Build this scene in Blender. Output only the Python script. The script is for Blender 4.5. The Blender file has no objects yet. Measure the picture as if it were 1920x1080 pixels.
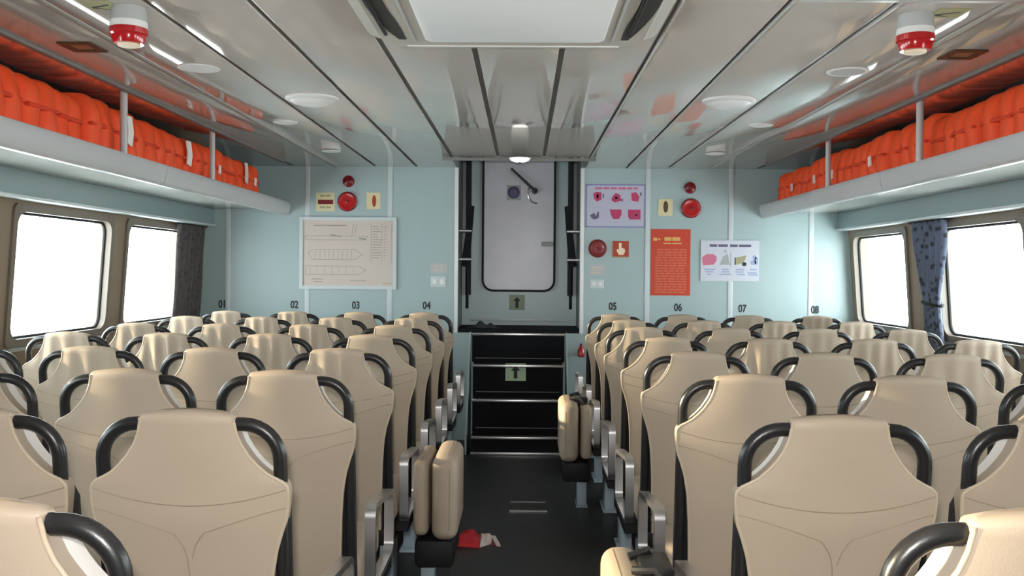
import bpy, bmesh, math, random
import numpy as np
from mathutils import Vector, Matrix

random.seed(7)
SC = bpy.context.scene
COL = SC.collection

# ------------------------------------------------------------------ camera, world, sun, exposure
EYE = 1.35
F_PX = 1800.0
cam_data = bpy.data.cameras.new('camera')
cam = bpy.data.objects.new('camera', cam_data)
COL.objects.link(cam)
cam_data.sensor_width = 36.0
cam_data.lens = 36.0 * F_PX / 1920.0
cam_data.clip_start = 0.02
cam.matrix_world = (Matrix.Translation((0, 0, EYE))
                    @ Matrix.Rotation(math.radians(0.70), 4, 'Z')
                    @ Matrix.Rotation(math.radians(90 - 0.96), 4, 'X')
                    @ Matrix.Rotation(math.radians(0.45), 4, 'Z'))
SC.camera = cam

world = bpy.data.worlds.new('hazy_sky')
SC.world = world
world.use_nodes = True
wn = world.node_tree.nodes
bg = wn['Background']
bg.inputs['Color'].default_value = (0.90, 0.97, 1.0, 1)
bg.inputs['Strength'].default_value = 12.5

sun_data = bpy.data.lights.new('sun', 'SUN')
sun_data.energy = 14.0
sun_data.color = (1.0, 0.80, 0.52)
sun_data.angle = math.radians(1.5)
sun = bpy.data.objects.new('sun', sun_data)
COL.objects.link(sun)
sun.rotation_euler = Vector((0.97, 0.02, -0.165)).to_track_quat('-Z', 'Y').to_euler()
sun.location = (-6, 1, 4)

flash_data = bpy.data.lights.new('camera_flash', 'AREA')
flash_data.shape = 'DISK'
flash_data.size = 0.07
flash_data.energy = 45.0
flash_data.color = (1.0, 0.96, 0.91)
flash = bpy.data.objects.new('camera_flash', flash_data)
COL.objects.link(flash)
flash.location = (-0.03, -0.02, EYE + 0.10)
flash.rotation_euler = (math.radians(93), 0, 0)

SC.view_settings.view_transform = 'Standard'
SC.view_settings.look = 'None'
SC.view_settings.gamma = 1.0
SC.view_settings.use_curve_mapping = False
SC.view_settings.exposure = 0.0


# ------------------------------------------------------------------ materials
def mat(name, color, rough=0.5, metal=0.0, bump=0.0, bscale=200.0, vary=0.0, vscale=4.0,
        spec=0.5, emit=None, estr=0.0, coat=0.0, sheen=0.0):
    m = bpy.data.materials.new(name)
    m.use_nodes = True
    nt = m.node_tree
    b = nt.nodes['Principled BSDF']
    b.inputs['Base Color'].default_value = (*color, 1)
    b.inputs['Roughness'].default_value = rough
    b.inputs['Metallic'].default_value = metal
    b.inputs['Specular IOR Level'].default_value = spec
    if coat:
        b.inputs['Coat Weight'].default_value = coat
        b.inputs['Coat Roughness'].default_value = 0.05
    if sheen:
        b.inputs['Sheen Weight'].default_value = sheen
    if emit:
        b.inputs['Emission Color'].default_value = (*emit, 1)
        b.inputs['Emission Strength'].default_value = estr
    tc = nt.nodes.new('ShaderNodeTexCoord')
    if vary:
        nz = nt.nodes.new('ShaderNodeTexNoise')
        nz.inputs['Scale'].default_value = vscale
        nz.inputs['Detail'].default_value = 5
        nt.links.new(tc.outputs['Object'], nz.inputs['Vector'])
        mx = nt.nodes.new('ShaderNodeMix')
        mx.data_type = 'RGBA'
        mx.inputs[6].default_value = (*[max(0, c * (1 - vary)) for c in color], 1)
        mx.inputs[7].default_value = (*[min(1, c * (1 + vary)) for c in color], 1)
        nt.links.new(nz.outputs['Fac'], mx.inputs[0])
        nt.links.new(mx.outputs[2], b.inputs['Base Color'])
    if bump:
        n2 = nt.nodes.new('ShaderNodeTexNoise')
        n2.inputs['Scale'].default_value = bscale
        n2.inputs['Detail'].default_value = 3
        nt.links.new(tc.outputs['Object'], n2.inputs['Vector'])
        bp = nt.nodes.new('ShaderNodeBump')
        bp.inputs['Strength'].default_value = bump
        bp.inputs['Distance'].default_value = 0.002
        nt.links.new(n2.outputs['Fac'], bp.inputs['Height'])
        nt.links.new(bp.outputs['Normal'], b.inputs['Normal'])
    return m


def glass_mat():
    m = bpy.data.materials.new('window_glass')
    m.use_nodes = True
    nt = m.node_tree
    for n in list(nt.nodes):
        nt.nodes.remove(n)
    out = nt.nodes.new('ShaderNodeOutputMaterial')
    mix = nt.nodes.new('ShaderNodeMixShader')
    lw = nt.nodes.new('ShaderNodeLayerWeight')
    lw.inputs['Blend'].default_value = 0.5
    pw = nt.nodes.new('ShaderNodeMath')
    pw.operation = 'POWER'
    pw.inputs[1].default_value = 5.0
    fr = nt.nodes.new('ShaderNodeMath')
    fr.operation = 'MULTIPLY_ADD'
    fr.inputs[1].default_value = 0.80
    fr.inputs[2].default_value = 0.05
    nt.links.new(lw.outputs['Facing'], pw.inputs[0])
    nt.links.new(pw.outputs[0], fr.inputs[0])
    tr = nt.nodes.new('ShaderNodeBsdfTransparent')
    tr.inputs['Color'].default_value = (0.93, 0.97, 0.96, 1)
    gl = nt.nodes.new('ShaderNodeBsdfGlossy')
    gl.inputs['Roughness'].default_value = 0.02
    nt.links.new(fr.outputs[0], mix.inputs[0])
    nt.links.new(tr.outputs[0], mix.inputs[1])
    nt.links.new(gl.outputs[0], mix.inputs[2])
    nt.links.new(mix.outputs[0], out.inputs[0])
    return m


def curtain_mat(name, c1, c2):
    m = mat(name, c1, 0.9, sheen=0.2)
    nt = m.node_tree
    b = nt.nodes['Principled BSDF']
    tc = nt.nodes.new('ShaderNodeTexCoord')
    v = nt.nodes.new('ShaderNodeTexVoronoi')
    v.inputs['Scale'].default_value = 22
    nt.links.new(tc.outputs['Object'], v.inputs['Vector'])
    r = nt.nodes.new('ShaderNodeValToRGB')
    r.color_ramp.elements[0].position = 0.25
    r.color_ramp.elements[0].color = (*c2, 1)
    r.color_ramp.elements[1].position = 0.45
    r.color_ramp.elements[1].color = (*c1, 1)
    nt.links.new(v.outputs['Distance'], r.inputs[0])
    nt.links.new(r.outputs[0], b.inputs['Base Color'])
    # thin cloth lets daylight through
    tl = nt.nodes.new('ShaderNodeBsdfTranslucent')
    nt.links.new(r.outputs[0], tl.inputs['Color'])
    mx = nt.nodes.new('ShaderNodeMixShader')
    mx.inputs[0].default_value = 0.25
    out = [n for n in nt.nodes if n.type == 'OUTPUT_MATERIAL'][0]
    nt.links.new(b.outputs[0], mx.inputs[1])
    nt.links.new(tl.outputs[0], mx.inputs[2])
    nt.links.new(mx.outputs[0], out.inputs[0])
    return m


M = dict(
    leather=mat('beige_leatherette', (0.40, 0.325, 0.25), 0.52, bump=0.12, bscale=350, vary=0.05, vscale=3),
    piping=mat('pale_piping', (0.46, 0.38, 0.285), 0.45),
    seam=mat('stitched_seam', (0.30, 0.24, 0.175), 0.6),
    pad=mat('pale_headrest_pad', (0.70, 0.67, 0.64), 0.6, bump=0.1, bscale=300),
    black=mat('black_powder_coat', (0.014, 0.014, 0.015), 0.32, bump=0.08, bscale=500),
    shell=mat('black_seat_shell', (0.012, 0.012, 0.015), 0.6, bump=0.1, bscale=200, spec=0.25),
    bar=mat('black_rubber_bar', (0.010, 0.012, 0.011), 0.7, spec=0.15),
    alu=mat('brushed_aluminium', (0.62, 0.62, 0.63), 0.28, 0.95, bump=0.05, bscale=250),
    legblue=mat('pale_blue_paint', (0.36, 0.44, 0.50), 0.4, vary=0.05),
    ceil=mat('gloss_ceiling_panel', (0.53, 0.49, 0.45), 0.055, vary=0.06, vscale=1.5, spec=0.75),
    bay=mat('polished_bay_panel', (0.62, 0.60, 0.58), 0.10, 0.9),
    joint=mat('ceiling_joint', (0.20, 0.195, 0.185), 0.5),
    jointpale=mat('pale_joint_and_highlight', (0.50, 0.50, 0.48), 0.25),
    wall=mat('pale_blue_panel', (0.40, 0.505, 0.515), 0.27, vary=0.04, vscale=2, spec=0.35),
    walljoint=mat('white_wall_batten', (0.60, 0.66, 0.67), 0.3),
    hullblue=mat('grey_blue_panel', (0.20, 0.27, 0.28), 0.25, vary=0.04),
    tan=mat('tan_side_wall', (0.25, 0.185, 0.125), 0.5, vary=0.06, bump=0.05),
    gasket=mat('window_gasket', (0.022, 0.024, 0.025), 0.6, spec=0.2),
    winframe=mat('window_frame', (0.17, 0.14, 0.11), 0.4, vary=0.05),
    sill=mat('window_sill', (0.42, 0.44, 0.43), 0.35, 0.3),
    floor=mat('dark_vinyl_floor', (0.014, 0.0155, 0.017), 0.45, bump=0.15, bscale=120, vary=0.2, vscale=10),
    lip=mat('shelf_lip_grey', (0.56, 0.57, 0.58), 0.28, vary=0.03),
    shelf=mat('shelf_gloss', (0.50, 0.50, 0.46), 0.12),
    orange=mat('orange_nylon', (0.93, 0.085, 0.012), 0.62, bump=1.0, bscale=24, vary=0.14, vscale=8),
    strap=mat('red_webbing', (0.72, 0.05, 0.010), 0.7),
    tape=mat('reflective_tape', (0.92, 0.92, 0.88), 0.25),
    white=mat('white_plastic', (0.80, 0.80, 0.79), 0.35),
    acwhite=mat('white_intake_panel', (0.92, 0.92, 0.92), 0.45),
    achouse=mat('cream_housing', (0.50, 0.46, 0.40), 0.35, vary=0.03),
    dark=mat('dark_slot', (0.02, 0.022, 0.02), 0.5),
    red=mat('red_lens', (0.48, 0.010, 0.014), 0.18, coat=0.4),
    darkred=mat('dark_red_bell', (0.20, 0.005, 0.010), 0.3, coat=0.1),
    bronze=mat('bronze_catch', (0.10, 0.06, 0.03), 0.4, 0.4),
    brass=mat('brass_plate', (0.35, 0.26, 0.14), 0.35, 0.5),
    steel=mat('stainless', (0.70, 0.71, 0.72), 0.25, 0.9),
    door=mat('door_paint', (0.70, 0.68, 0.75), 0.28, vary=0.13, vscale=5, bump=0.05, bscale=40),
    doorwall=mat('door_surround', (0.46, 0.57, 0.59), 0.3),
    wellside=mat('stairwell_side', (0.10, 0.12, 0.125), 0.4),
    lamp=mat('lit_lens', (0.9, 0.9, 0.85), 0.3, emit=(1.0, 0.95, 0.82), estr=1.6),
    riser=mat('dark_step', (0.009, 0.010, 0.012), 0.8, bump=0.1, spec=0.15),
    paper=mat('cream_paper', (0.63, 0.545, 0.49), 0.5, vary=0.05, vscale=6),
    ink=mat('faint_ink', (0.30, 0.28, 0.26), 0.7),
    blackink=mat('black_ink', (0.02, 0.025, 0.025), 0.6),
    lavender=mat('lavender_poster', (0.50, 0.50, 0.62), 0.4),
    purple=mat('purple_ink', (0.25, 0.24, 0.50), 0.5),
    magenta=mat('magenta_ink', (0.50, 0.04, 0.14), 0.5),
    pinkink=mat('pink_ink', (0.60, 0.16, 0.26), 0.5),
    violet=mat('violet_ink', (0.13, 0.10, 0.20), 0.5),
    redposter=mat('red_poster', (0.58, 0.050, 0.018), 0.4),
    redposter2=mat('red_poster_print', (0.66, 0.16, 0.08), 0.4),
    yellowink=mat('yellow_ink', (0.75, 0.42, 0.12), 0.5),
    whiteposter=mat('white_poster', (0.60, 0.62, 0.70), 0.4),
    blueink=mat('blue_ink', (0.32, 0.38, 0.58), 0.5),
    greyink=mat('grey_ink', (0.38, 0.40, 0.40), 0.5),
    olive=mat('olive_ink', (0.36, 0.34, 0.20), 0.5),
    greenpaper=mat('glow_green_sign', (0.42, 0.56, 0.38), 0.5),
    greensign=mat('dark_green_sign', (0.28, 0.34, 0.25), 0.5),
    yellowpaper=mat('pale_yellow_label', (0.70, 0.63, 0.38), 0.5),
    greenyellow=mat('yellow_green_label', (0.34, 0.34, 0.12), 0.5),
    redsign=mat('red_sign', (0.42, 0.045, 0.012), 0.4),
    handprint=mat('pale_print', (0.86, 0.72, 0.52), 0.5),
    labelgrey=mat('faint_grey_label', (0.47, 0.49, 0.49), 0.5),
    packred=mat('red_wrapper', (0.55, 0.015, 0.03), 0.35, vary=0.2, vscale=20),
    packwhite=mat('white_wrapper', (0.75, 0.66, 0.63), 0.4),
    cloth=mat('dark_rag', (0.035, 0.04, 0.045), 0.9, bump=0.3, bscale=80),
    glass=glass_mat(),
    curtain_brown=curtain_mat('brown_grey_curtain', (0.10, 0.088, 0.086), (0.07, 0.062, 0.064)),
    curtain_blue=curtain_mat('blue_grey_curtain', (0.15, 0.18, 0.255), (0.05, 0.055, 0.075)),
)


# ------------------------------------------------------------------ mesh helpers
class MB:
    def __init__(s):
        s.v = []
        s.f = []

    def add(s, verts, faces):
        o = len(s.v)
        s.v += [tuple(p) for p in verts]
        s.f += [tuple(i + o for i in fc) for fc in faces]
        return s

    def hexa(s, p):  # 8 points: bottom 4 ccw, top 4 ccw
        return s.add(p, [(3, 2, 1, 0), (4, 5, 6, 7), (0, 1, 5, 4), (1, 2, 6, 5), (2, 3, 7, 6), (3, 0, 4, 7)])

    def box(s, x0, x1, y0, y1, z0, z1):
        return s.hexa([(x0, y0, z0), (x1, y0, z0), (x1, y1, z0), (x0, y1, z0),
                       (x0, y0, z1), (x1, y0, z1), (x1, y1, z1), (x0, y1, z1)])

    def rbox(s, x0, x1, y0, y1, z0, z1, r=0.01, seg=3):
        bm = bmesh.new()
        bmesh.ops.create_cube(bm, size=1)
        for v in bm.verts:
            v.co = Vector(((x0 + x1) / 2 + v.co.x * (x1 - x0), (y0 + y1) / 2 + v.co.y * (y1 - y0),
                           (z0 + z1) / 2 + v.co.z * (z1 - z0)))
        bmesh.ops.bevel(bm, geom=bm.edges[:], offset=r, segments=seg, profile=0.5, affect='EDGES')
        bm.verts.ensure_lookup_table()
        s.add([v.co[:] for v in bm.verts], [[v.index for v in f.verts] for f in bm.faces])
        bm.free()
        return s

    def tube(s, pts, r, n=10, closed=False, caps=True):
        pts = [Vector(p) for p in pts]
        k = len(pts)
        rs = r if isinstance(r, (list, tuple)) else [r] * k
        tang = []
        for i in range(k):
            a = pts[(i - 1) % k] if (closed or i > 0) else pts[i]
            b = pts[(i + 1) % k] if (closed or i < k - 1) else pts[i]
            tang.append((b - a).normalized())
        ref = Vector((0, 0, 1)) if abs(tang[0].z) < 0.9 else Vector((1, 0, 0))
        nrm = (ref - tang[0] * ref.dot(tang[0])).normalized()
        verts, faces = [], []
        for i in range(k):
            nrm = (nrm - tang[i] * nrm.dot(tang[i])).normalized()
            bn = tang[i].cross(nrm)
            for j in range(n):
                a = 2 * math.pi * j / n
                verts.append(pts[i] + (nrm * math.cos(a) + bn * math.sin(a)) * rs[i])
        for i in range(k if closed else k - 1):
            i2 = (i + 1) % k
            for j in range(n):
                j2 = (j + 1) % n
                faces.append((i * n + j, i * n + j2, i2 * n + j2, i2 * n + j))
        if caps and not closed:
            faces.append(tuple(range(n - 1, -1, -1)))
            faces.append(tuple((k - 1) * n + j for j in range(n)))
        return s.add(verts, faces)

    def lathe(s, prof, n=24, M4=None):  # prof: [(r, h)...] about local z
        verts, faces = [], []
        for r, h in prof:
            for j in range(n):
                a = 2 * math.pi * j / n
                verts.append(Vector((r * math.cos(a), r * math.sin(a), h)))
        for i in range(len(prof) - 1):
            for j in range(n):
                j2 = (j + 1) % n
                faces.append((i * n + j, i * n + j2, (i + 1) * n + j2, (i + 1) * n + j))
        faces.append(tuple(range(n - 1, -1, -1)))
        faces.append(tuple((len(prof) - 1) * n + j for j in range(n)))
        if M4 is not None:
            verts = [M4 @ v for v in verts]
        return s.add(verts, faces)

    def prism(s, loop, d, back=None):  # loop of 3D points, extruded by vector d
        k = len(loop)
        d = Vector(d)
        a = [Vector(p) for p in loop]
        b = [p + d for p in a]
        return s.add(a + b, [tuple(range(k - 1, -1, -1)), tuple(range(k, 2 * k))]
                     + [(i, (i + 1) % k, k + (i + 1) % k, k + i) for i in range(k)])

    def ring(s, outer, inner, d):
        k = len(outer)
        d = Vector(d)
        o = [Vector(p) for p in outer]
        i_ = [Vector(p) for p in inner]
        vs = o + i_ + [p + d for p in o] + [p + d for p in i_]
        fs = []
        for a in range(k):
            b = (a + 1) % k
            fs += [(a, b, k + b, k + a), (2 * k + b, 2 * k + a, 3 * k + a, 3 * k + b),
                   (b, a, 2 * k + a, 2 * k + b), (k + a, k + b, 3 * k + b, 3 * k + a)]
        return s.add(vs, fs)

    def loft(s, rings, caps=True, closed_u=True):
        n = len(rings[0])
        vs = [p for r in rings for p in r]
        fs = []
        for i in range(len(rings) - 1):
            for j in range(n if closed_u else n - 1):
                j2 = (j + 1) % n
                fs.append((i * n + j, i * n + j2, (i + 1) * n + j2, (i + 1) * n + j))
        if caps:
            fs.append(tuple(range(n - 1, -1, -1)))
            fs.append(tuple((len(rings) - 1) * n + j for j in range(n)))
        return s.add(vs, fs)

    def mesh(s, name, m, angle=40, smooth=True):
        me = bpy.data.meshes.new(name)
        me.from_pydata(s.v, [], s.f)
        bm = bmesh.new()
        bm.from_mesh(me)
        bmesh.ops.recalc_face_normals(bm, faces=bm.faces[:])
        bm.to_mesh(me)
        bm.free()
        me.materials.append(m)
        if smooth:
            me.polygons.foreach_set('use_smooth', [True] * len(me.polygons))
            me.set_sharp_from_angle(angle=math.radians(angle))
        me.update()
        return me


def obj(name, mb, m, parent=None, loc=None, angle=40, smooth=True, label=None, bevel=0):
    me = mb if isinstance(mb, bpy.types.Mesh) else mb.mesh(name, m, angle, smooth)
    o = bpy.data.objects.new(name, me)
    COL.objects.link(o)
    if parent:
        o.parent = parent
    if loc:
        o.location = loc
    if label:
        o['label'] = label
    if bevel:
        b = o.modifiers.new('bevel', 'BEVEL')
        b.width = bevel
        b.segments = 2
        b.limit_method = 'ANGLE'
    return o


def tag(o, label, cat, group=None):
    o['label'] = label
    o['category'] = cat
    if group:
        o['group'] = group
    return o


def thing(name, label, cat, loc=(0, 0, 0), group=None, rz=0):
    o = bpy.data.objects.new(name, None)
    COL.objects.link(o)
    o.location = loc
    o.rotation_euler = (0, 0, rz)
    o.empty_display_size = 0.05
    return tag(o, label, cat, group)


def struct(o):
    o['kind'] = 'structure'
    return o


def copy_tree(src, parent=None, name=None):
    c = src.copy()
    COL.objects.link(c)
    if parent:
        c.parent = parent
    for ch in src.children:
        copy_tree(ch, c)
    return c


def rrect(cx, cy, w, h, r, k=6):
    pts = []
    for (sx, sy, a0) in ((1, 1, 0), (-1, 1, 90), (-1, -1, 180), (1, -1, 270)):
        for i in range(k):
            a = math.radians(a0 + 90 * i / (k - 1))
            pts.append((cx + sx * (w / 2 - r) + r * math.cos(a), cy + sy * (h / 2 - r) + r * math.sin(a)))
    return pts


def text(name, body, size, loc, m, parent=None, rot=(math.pi / 2, 0, 0), extrude=0.0006, align='CENTER', sx=1.0):
    c = bpy.data.curves.new(name, 'FONT')
    c.body = body
    c.size = size
    c.align_x = align
    c.align_y = 'CENTER'
    c.extrude = extrude
    c.offset = size * 0.03
    c.materials.append(m)
    tmp = bpy.data.objects.new('lettering_source', c)
    COL.objects.link(tmp)
    me = bpy.data.meshes.new_from_object(tmp.evaluated_get(bpy.context.evaluated_depsgraph_get()))
    bpy.data.objects.remove(tmp)
    me.materials.clear()
    me.materials.append(m)
    for v in me.vertices:
        v.co.x *= sx
    o = bpy.data.objects.new(name, me)
    COL.objects.link(o)
    o.location = loc
    o.rotation_euler = rot
    if parent:
        o.parent = parent
    return o


# ------------------------------------------------------------------ room
Z_CEIL = 2.18
Y_BULK = 7.67
Y_BACK = -1.6
Y_WELL = 7.0
XL, XR = -0.53, 0.45          # stair well
Z_LAND = 0.892
Y_DOOR = 8.25
SIDEX = 2.60


def wx(side, z, d=0.0):
    return side * (SIDEX + (1.40 - z) * 0.075 - d)


floor = struct(obj('floor', MB().box(-3.0, 3.0, Y_BACK - 0.1, Y_BULK + 0.1, -0.06, 0.0), M['floor']))

# ceiling: a dark backing with glossy long panels hung under it
cb = MB()
cb.box(-2.75, XL, Y_BACK - 0.1, Y_BULK + 0.06, Z_CEIL + 0.014, Z_CEIL + 0.06)
cb.box(XR, 2.75, Y_BACK - 0.1, Y_BULK + 0.06, Z_CEIL + 0.014, Z_CEIL + 0.06)
cb.box(XL, XR, Y_BACK - 0.1, Y_WELL, Z_CEIL + 0.014, Z_CEIL + 0.06)
ceiling = struct(obj('ceiling', cb, M['joint'], smooth=False))
edges = [-2.56, -1.84, -1.515, -1.185, -0.857, -0.529, -0.192, 0.137, 0.472, 0.81, 1.14, 1.47, 1.84, 2.56]
G = 0.011
for a, b in zip(edges[:-1], edges[1:]):
    yend = Y_WELL if (a > -0.6 and b < 0.5) else Y_BULK - 0.012
    ysplit = 2.935 if a > 0.4 else 2.35
    for y0, y1 in ((Y_BACK, ysplit - 0.006), (ysplit + 0.006, yend)):
        p = MB().rbox(a + G, b - G, y0, y1, Z_CEIL, Z_CEIL + 0.0135, r=0.004, seg=2)
        obj('ceiling_panel', p, M['bay'] if abs(a + b) > 4 else M['ceil'], ceiling)
for s in (-1, 1):   # dark trim rail where the ceiling meets the shelf bay, and pale strip along the outer joint
    obj('edge_rail', MB().rbox(s * 1.84 - 0.016, s * 1.84 + 0.016, Y_BACK, 7.3, Z_CEIL - 0.012, Z_CEIL + 0.01, r=0.004), M['joint'], ceiling)
    obj('joint_and_highlight_strip', MB().rbox(s * 1.49 - 0.026, s * 1.49 - 0.002, 2.95, Y_BULK - 0.02, Z_CEIL - 0.003, Z_CEIL + 0.012, r=0.003), M['jointpale'], ceiling)
for x in (0.472, 0.81, 1.14):  # thin pale strips paint in the highlight along one edge of these joints
    obj('joint_and_highlight_strip', MB().rbox(x + 0.004, x + 0.012, 2.95, Y_WELL if x < 0.5 else Y_BULK - 0.02, Z_CEIL - 0.003, Z_CEIL + 0.012, r=0.002, seg=1), M['jointpale'], ceiling)
cross = MB().box(0.83, 2.5, 2.924, 2.946, Z_CEIL - 0.003, Z_CEIL + 0.01)
obj('joint_and_highlight_strip', cross, M['jointpale'], ceiling)

# bulkhead ahead: backing with panels and battens, opening for the door
bw = MB()
bw.box(-2.8, XL, Y_BULK + 0.012, Y_BULK + 0.06, 0, 2.3)
bw.box(XR, 2.8, Y_BULK + 0.012, Y_BULK + 0.06, 0, 2.3)
bw.box(XL, XR, Y_BULK + 0.012, Y_BULK + 0.06, 0, Z_LAND - 0.03)
wall_front = struct(obj('wall_front', bw, M['hullblue'], smooth=False))
pe_l = [-2.70, -2.372, -1.735, -1.073, XL]
pe_r = [XR, 0.984, 1.645, 2.284, 2.70]
for pe in (pe_l, pe_r):
    for a, b in zip(pe[:-1], pe[1:]):
        obj('wall_panel', MB().box(a, b, Y_BULK, Y_BULK + 0.0119, 0.0, 2.184), M['wall'], wall_front, smooth=False)
obj('wall_panel', MB().box(XL, XR, Y_BULK, Y_BULK + 0.0119, 0.0, Z_LAND - 0.03), M['wall'], wall_front, smooth=False)
for x in pe_l[1:-1] + pe_r[1:-1]:
    obj('batten', MB().rbox(x - 0.019, x + 0.019, Y_BULK - 0.006, Y_BULK + 0.003, 0.0, 2.183, r=0.0025), M['walljoint'], wall_front)

# rear wall behind the camera
struct(obj('wall_back', MB().box(-2.8, 2.8, Y_BACK - 0.1, Y_BACK, 0, 2.3), M['wall']))

# side walls with window openings
WZ0, WZ1 = 0.965, 1.655
wins = {-1: [(0.64, 1.66), (2.06, 3.08), (3.48, 4.50), (4.84, 5.98), (6.22, 7.33)],
        1: [(0.75, 1.77), (2.17, 3.19), (3.59, 4.61), (4.98, 6.02), (6.53, 7.56)]}


def wallbox(mb, side, y0, y1, z0, z1, d0=0.0, d1=-0.09):
    pts = []
    for z in (z0, z1):
        a, b = wx(side, z, d0), wx(side, z, d1)
        q = [(a, y0, z), (b, y0, z), (b, y1, z), (a, y1, z)]
        pts += q
    mb.hexa(pts)


def wloop(side, pts2, d):
    return [Vector((wx(side, z, d), y, z)) for y, z in pts2]


nwin = 0
for side, nm in ((-1, 'left'), (1, 'right')):
    mb = MB()
    wallbox(mb, side, Y_BACK, Y_BULK + 0.05, 0.0, WZ0)
    wallbox(mb, side, Y_BACK, Y_BULK + 0.05, WZ1, 2.3)
    ys = [Y_BACK] + [v for w in wins[side] for v in w] + [Y_BULK + 0.05]
    for a, b in zip(ys[0::2], ys[1::2]):
        wallbox(mb, side, a, b, WZ0, WZ1)
    wall = struct(obj('wall_' + nm, mb, M['tan'], smooth=False))
    # pale baseboard-like blue dado under the windows
    for (y0, y1) in wins[side]:
        nwin += 1
        cy, cz = (y0 + y1) / 2, (WZ0 + WZ1) / 2
        W, H = y1 - y0, WZ1 - WZ0
        K = 7
        outer = rrect(cy, cz, W + 0.05, H + 0.05, 0.04, K)
        inner = rrect(cy, cz, W - 0.03, H - 0.03, 0.075, K)
        fm = MB()
        L = [wloop(side, outer, 0.0005), wloop(side, outer, 0.014), wloop(side, inner, 0.014), wloop(side, inner, -0.085)]
        fm.loft(L, caps=False)
        wf = struct(obj('window_%d' % nwin, fm, M['winframe'], angle=50))
        g = MB().tube(wloop(side, rrect(cy, cz, W - 0.04, H - 0.04, 0.07, K), -0.03), 0.009, 6, closed=True)
        obj('gasket', g, M['gasket'], wf)
        pn = MB()
        pn.add(wloop(side, rrect(cy, cz, W - 0.028, H - 0.028, 0.075, K), -0.05), [tuple(range(4 * K))])
        obj('pane', pn, M['glass'], wf, smooth=False)
        sl = MB()
        wallbox(sl, side, y0 - 0.02, y1 + 0.02, WZ0 - 0.045, WZ0 - 0.027, 0.035, 0.001)
        obj('sill', sl, M['sill'], wf, smooth=False)

# grey-blue valance boxes above the windows with a pale edge strip
for side, nm in ((-1, 1), (1, 2)):
    v = MB()
    x_in, x_out = side * 2.485, side * 2.565
    v.box(min(x_in, x_out), max(x_in, x_out), Y_BACK, Y_BULK - 0.002, 1.712, 1.836)
    t = struct(obj('trim_%d' % nm, v, M['hullblue'], smooth=False))
    e = MB().rbox(min(side * 2.470, side * 2.5648), max(side * 2.470, side * 2.5648), Y_BACK, Y_BULK - 0.003, 1.694, 1.7115, r=0.004)
    obj('edge_strip', e, M['walljoint'], t)

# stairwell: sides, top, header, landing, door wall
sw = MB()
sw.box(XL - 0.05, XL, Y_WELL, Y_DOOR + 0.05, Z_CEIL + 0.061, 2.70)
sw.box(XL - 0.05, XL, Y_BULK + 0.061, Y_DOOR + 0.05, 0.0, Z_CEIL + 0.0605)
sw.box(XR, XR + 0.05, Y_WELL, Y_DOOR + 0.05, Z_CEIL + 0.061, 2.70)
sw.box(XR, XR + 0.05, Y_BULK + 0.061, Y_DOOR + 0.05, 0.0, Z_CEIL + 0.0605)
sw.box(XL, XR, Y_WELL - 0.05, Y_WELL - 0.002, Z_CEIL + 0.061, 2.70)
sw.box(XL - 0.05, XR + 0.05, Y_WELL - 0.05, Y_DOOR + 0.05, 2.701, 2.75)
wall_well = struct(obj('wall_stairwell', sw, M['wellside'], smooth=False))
wall_door = struct(obj('wall_doorway', MB().box(XL, XR, Y_DOOR, Y_DOOR + 0.05, Z_LAND - 0.05, 2.70), M['doorwall'], smooth=False))
obj('threshold_strip', MB().rbox(XL + 0.07, XR - 0.04, Y_DOOR - 0.02, Y_DOOR - 0.0005, Z_LAND + 0.035, Z_LAND + 0.06, r=0.004), M['walljoint'], wall_door)
landing = struct(obj('floor_landing', MB().box(XL, XR, Y_BULK - 0.005, Y_DOOR - 0.0005, Z_LAND - 0.028, Z_LAND), M['riser'], smooth=False))
# frame strips of the opening
tr = MB()
tr.rbox(XL - 0.026, XL + 0.004, Y_BULK - 0.014, Y_BULK - 0.0005, Z_LAND - 0.03, Z_CEIL - 0.002, r=0.004)
struct(obj('trim_3', tr, M['white']))
tr = MB()
tr.rbox(XR - 0.004, XR + 0.026, Y_BULK - 0.014, Y_BULK - 0.0005, Z_LAND - 0.03, Z_CEIL - 0.002, r=0.004)
struct(obj('trim_4', tr, M['white']))
tr = MB().rbox(XL - 0.07, XR + 0.07, Y_WELL - 0.012, Y_WELL + 0.012, Z_CEIL - 0.022, Z_CEIL - 0.0005, r=0.003)
struct(obj('trim_5', tr, M['joint']))
# vertical door channels
for x, n in ((XL + 0.055, 6), (XR - 0.055, 7)):
    struct(obj('trim_%d' % n, MB().rbox(x - 0.022, x + 0.022, Y_DOOR - 0.09, Y_DOOR - 0.0005, 1.15, 2.69, r=0.004), M['gasket']))

# door leaf with gasket, lever, peephole
dcx, dw = -0.046, 0.60
dz0, dz1 = 1.195, 2.60
dr = rrect(dcx, (dz0 + dz1) / 2, dw, dz1 - dz0, 0.085, 8)
door = struct(obj('door_1', MB().prism([(x, Y_DOOR - 0.03, z) for x, z in dr], (0, 0.0295, 0)), M['door'], bevel=0.004))
obj('gasket', MB().tube([(x, Y_DOOR - 0.028, z) for x, z in rrect(dcx, (dz0 + dz1) / 2, dw + 0.012, dz1 - dz0 + 0.012, 0.09, 8)], 0.0095, 8, closed=True), M['gasket'], door)


def dpt(px, py, Y):  # a picture point carried to the depth Y (for laying out the bulkhead and door)
    return ((px - 982) * Y / F_PX, EYE - (py - 510 - (px - 982) * 0.00785) * Y / F_PX)


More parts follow.
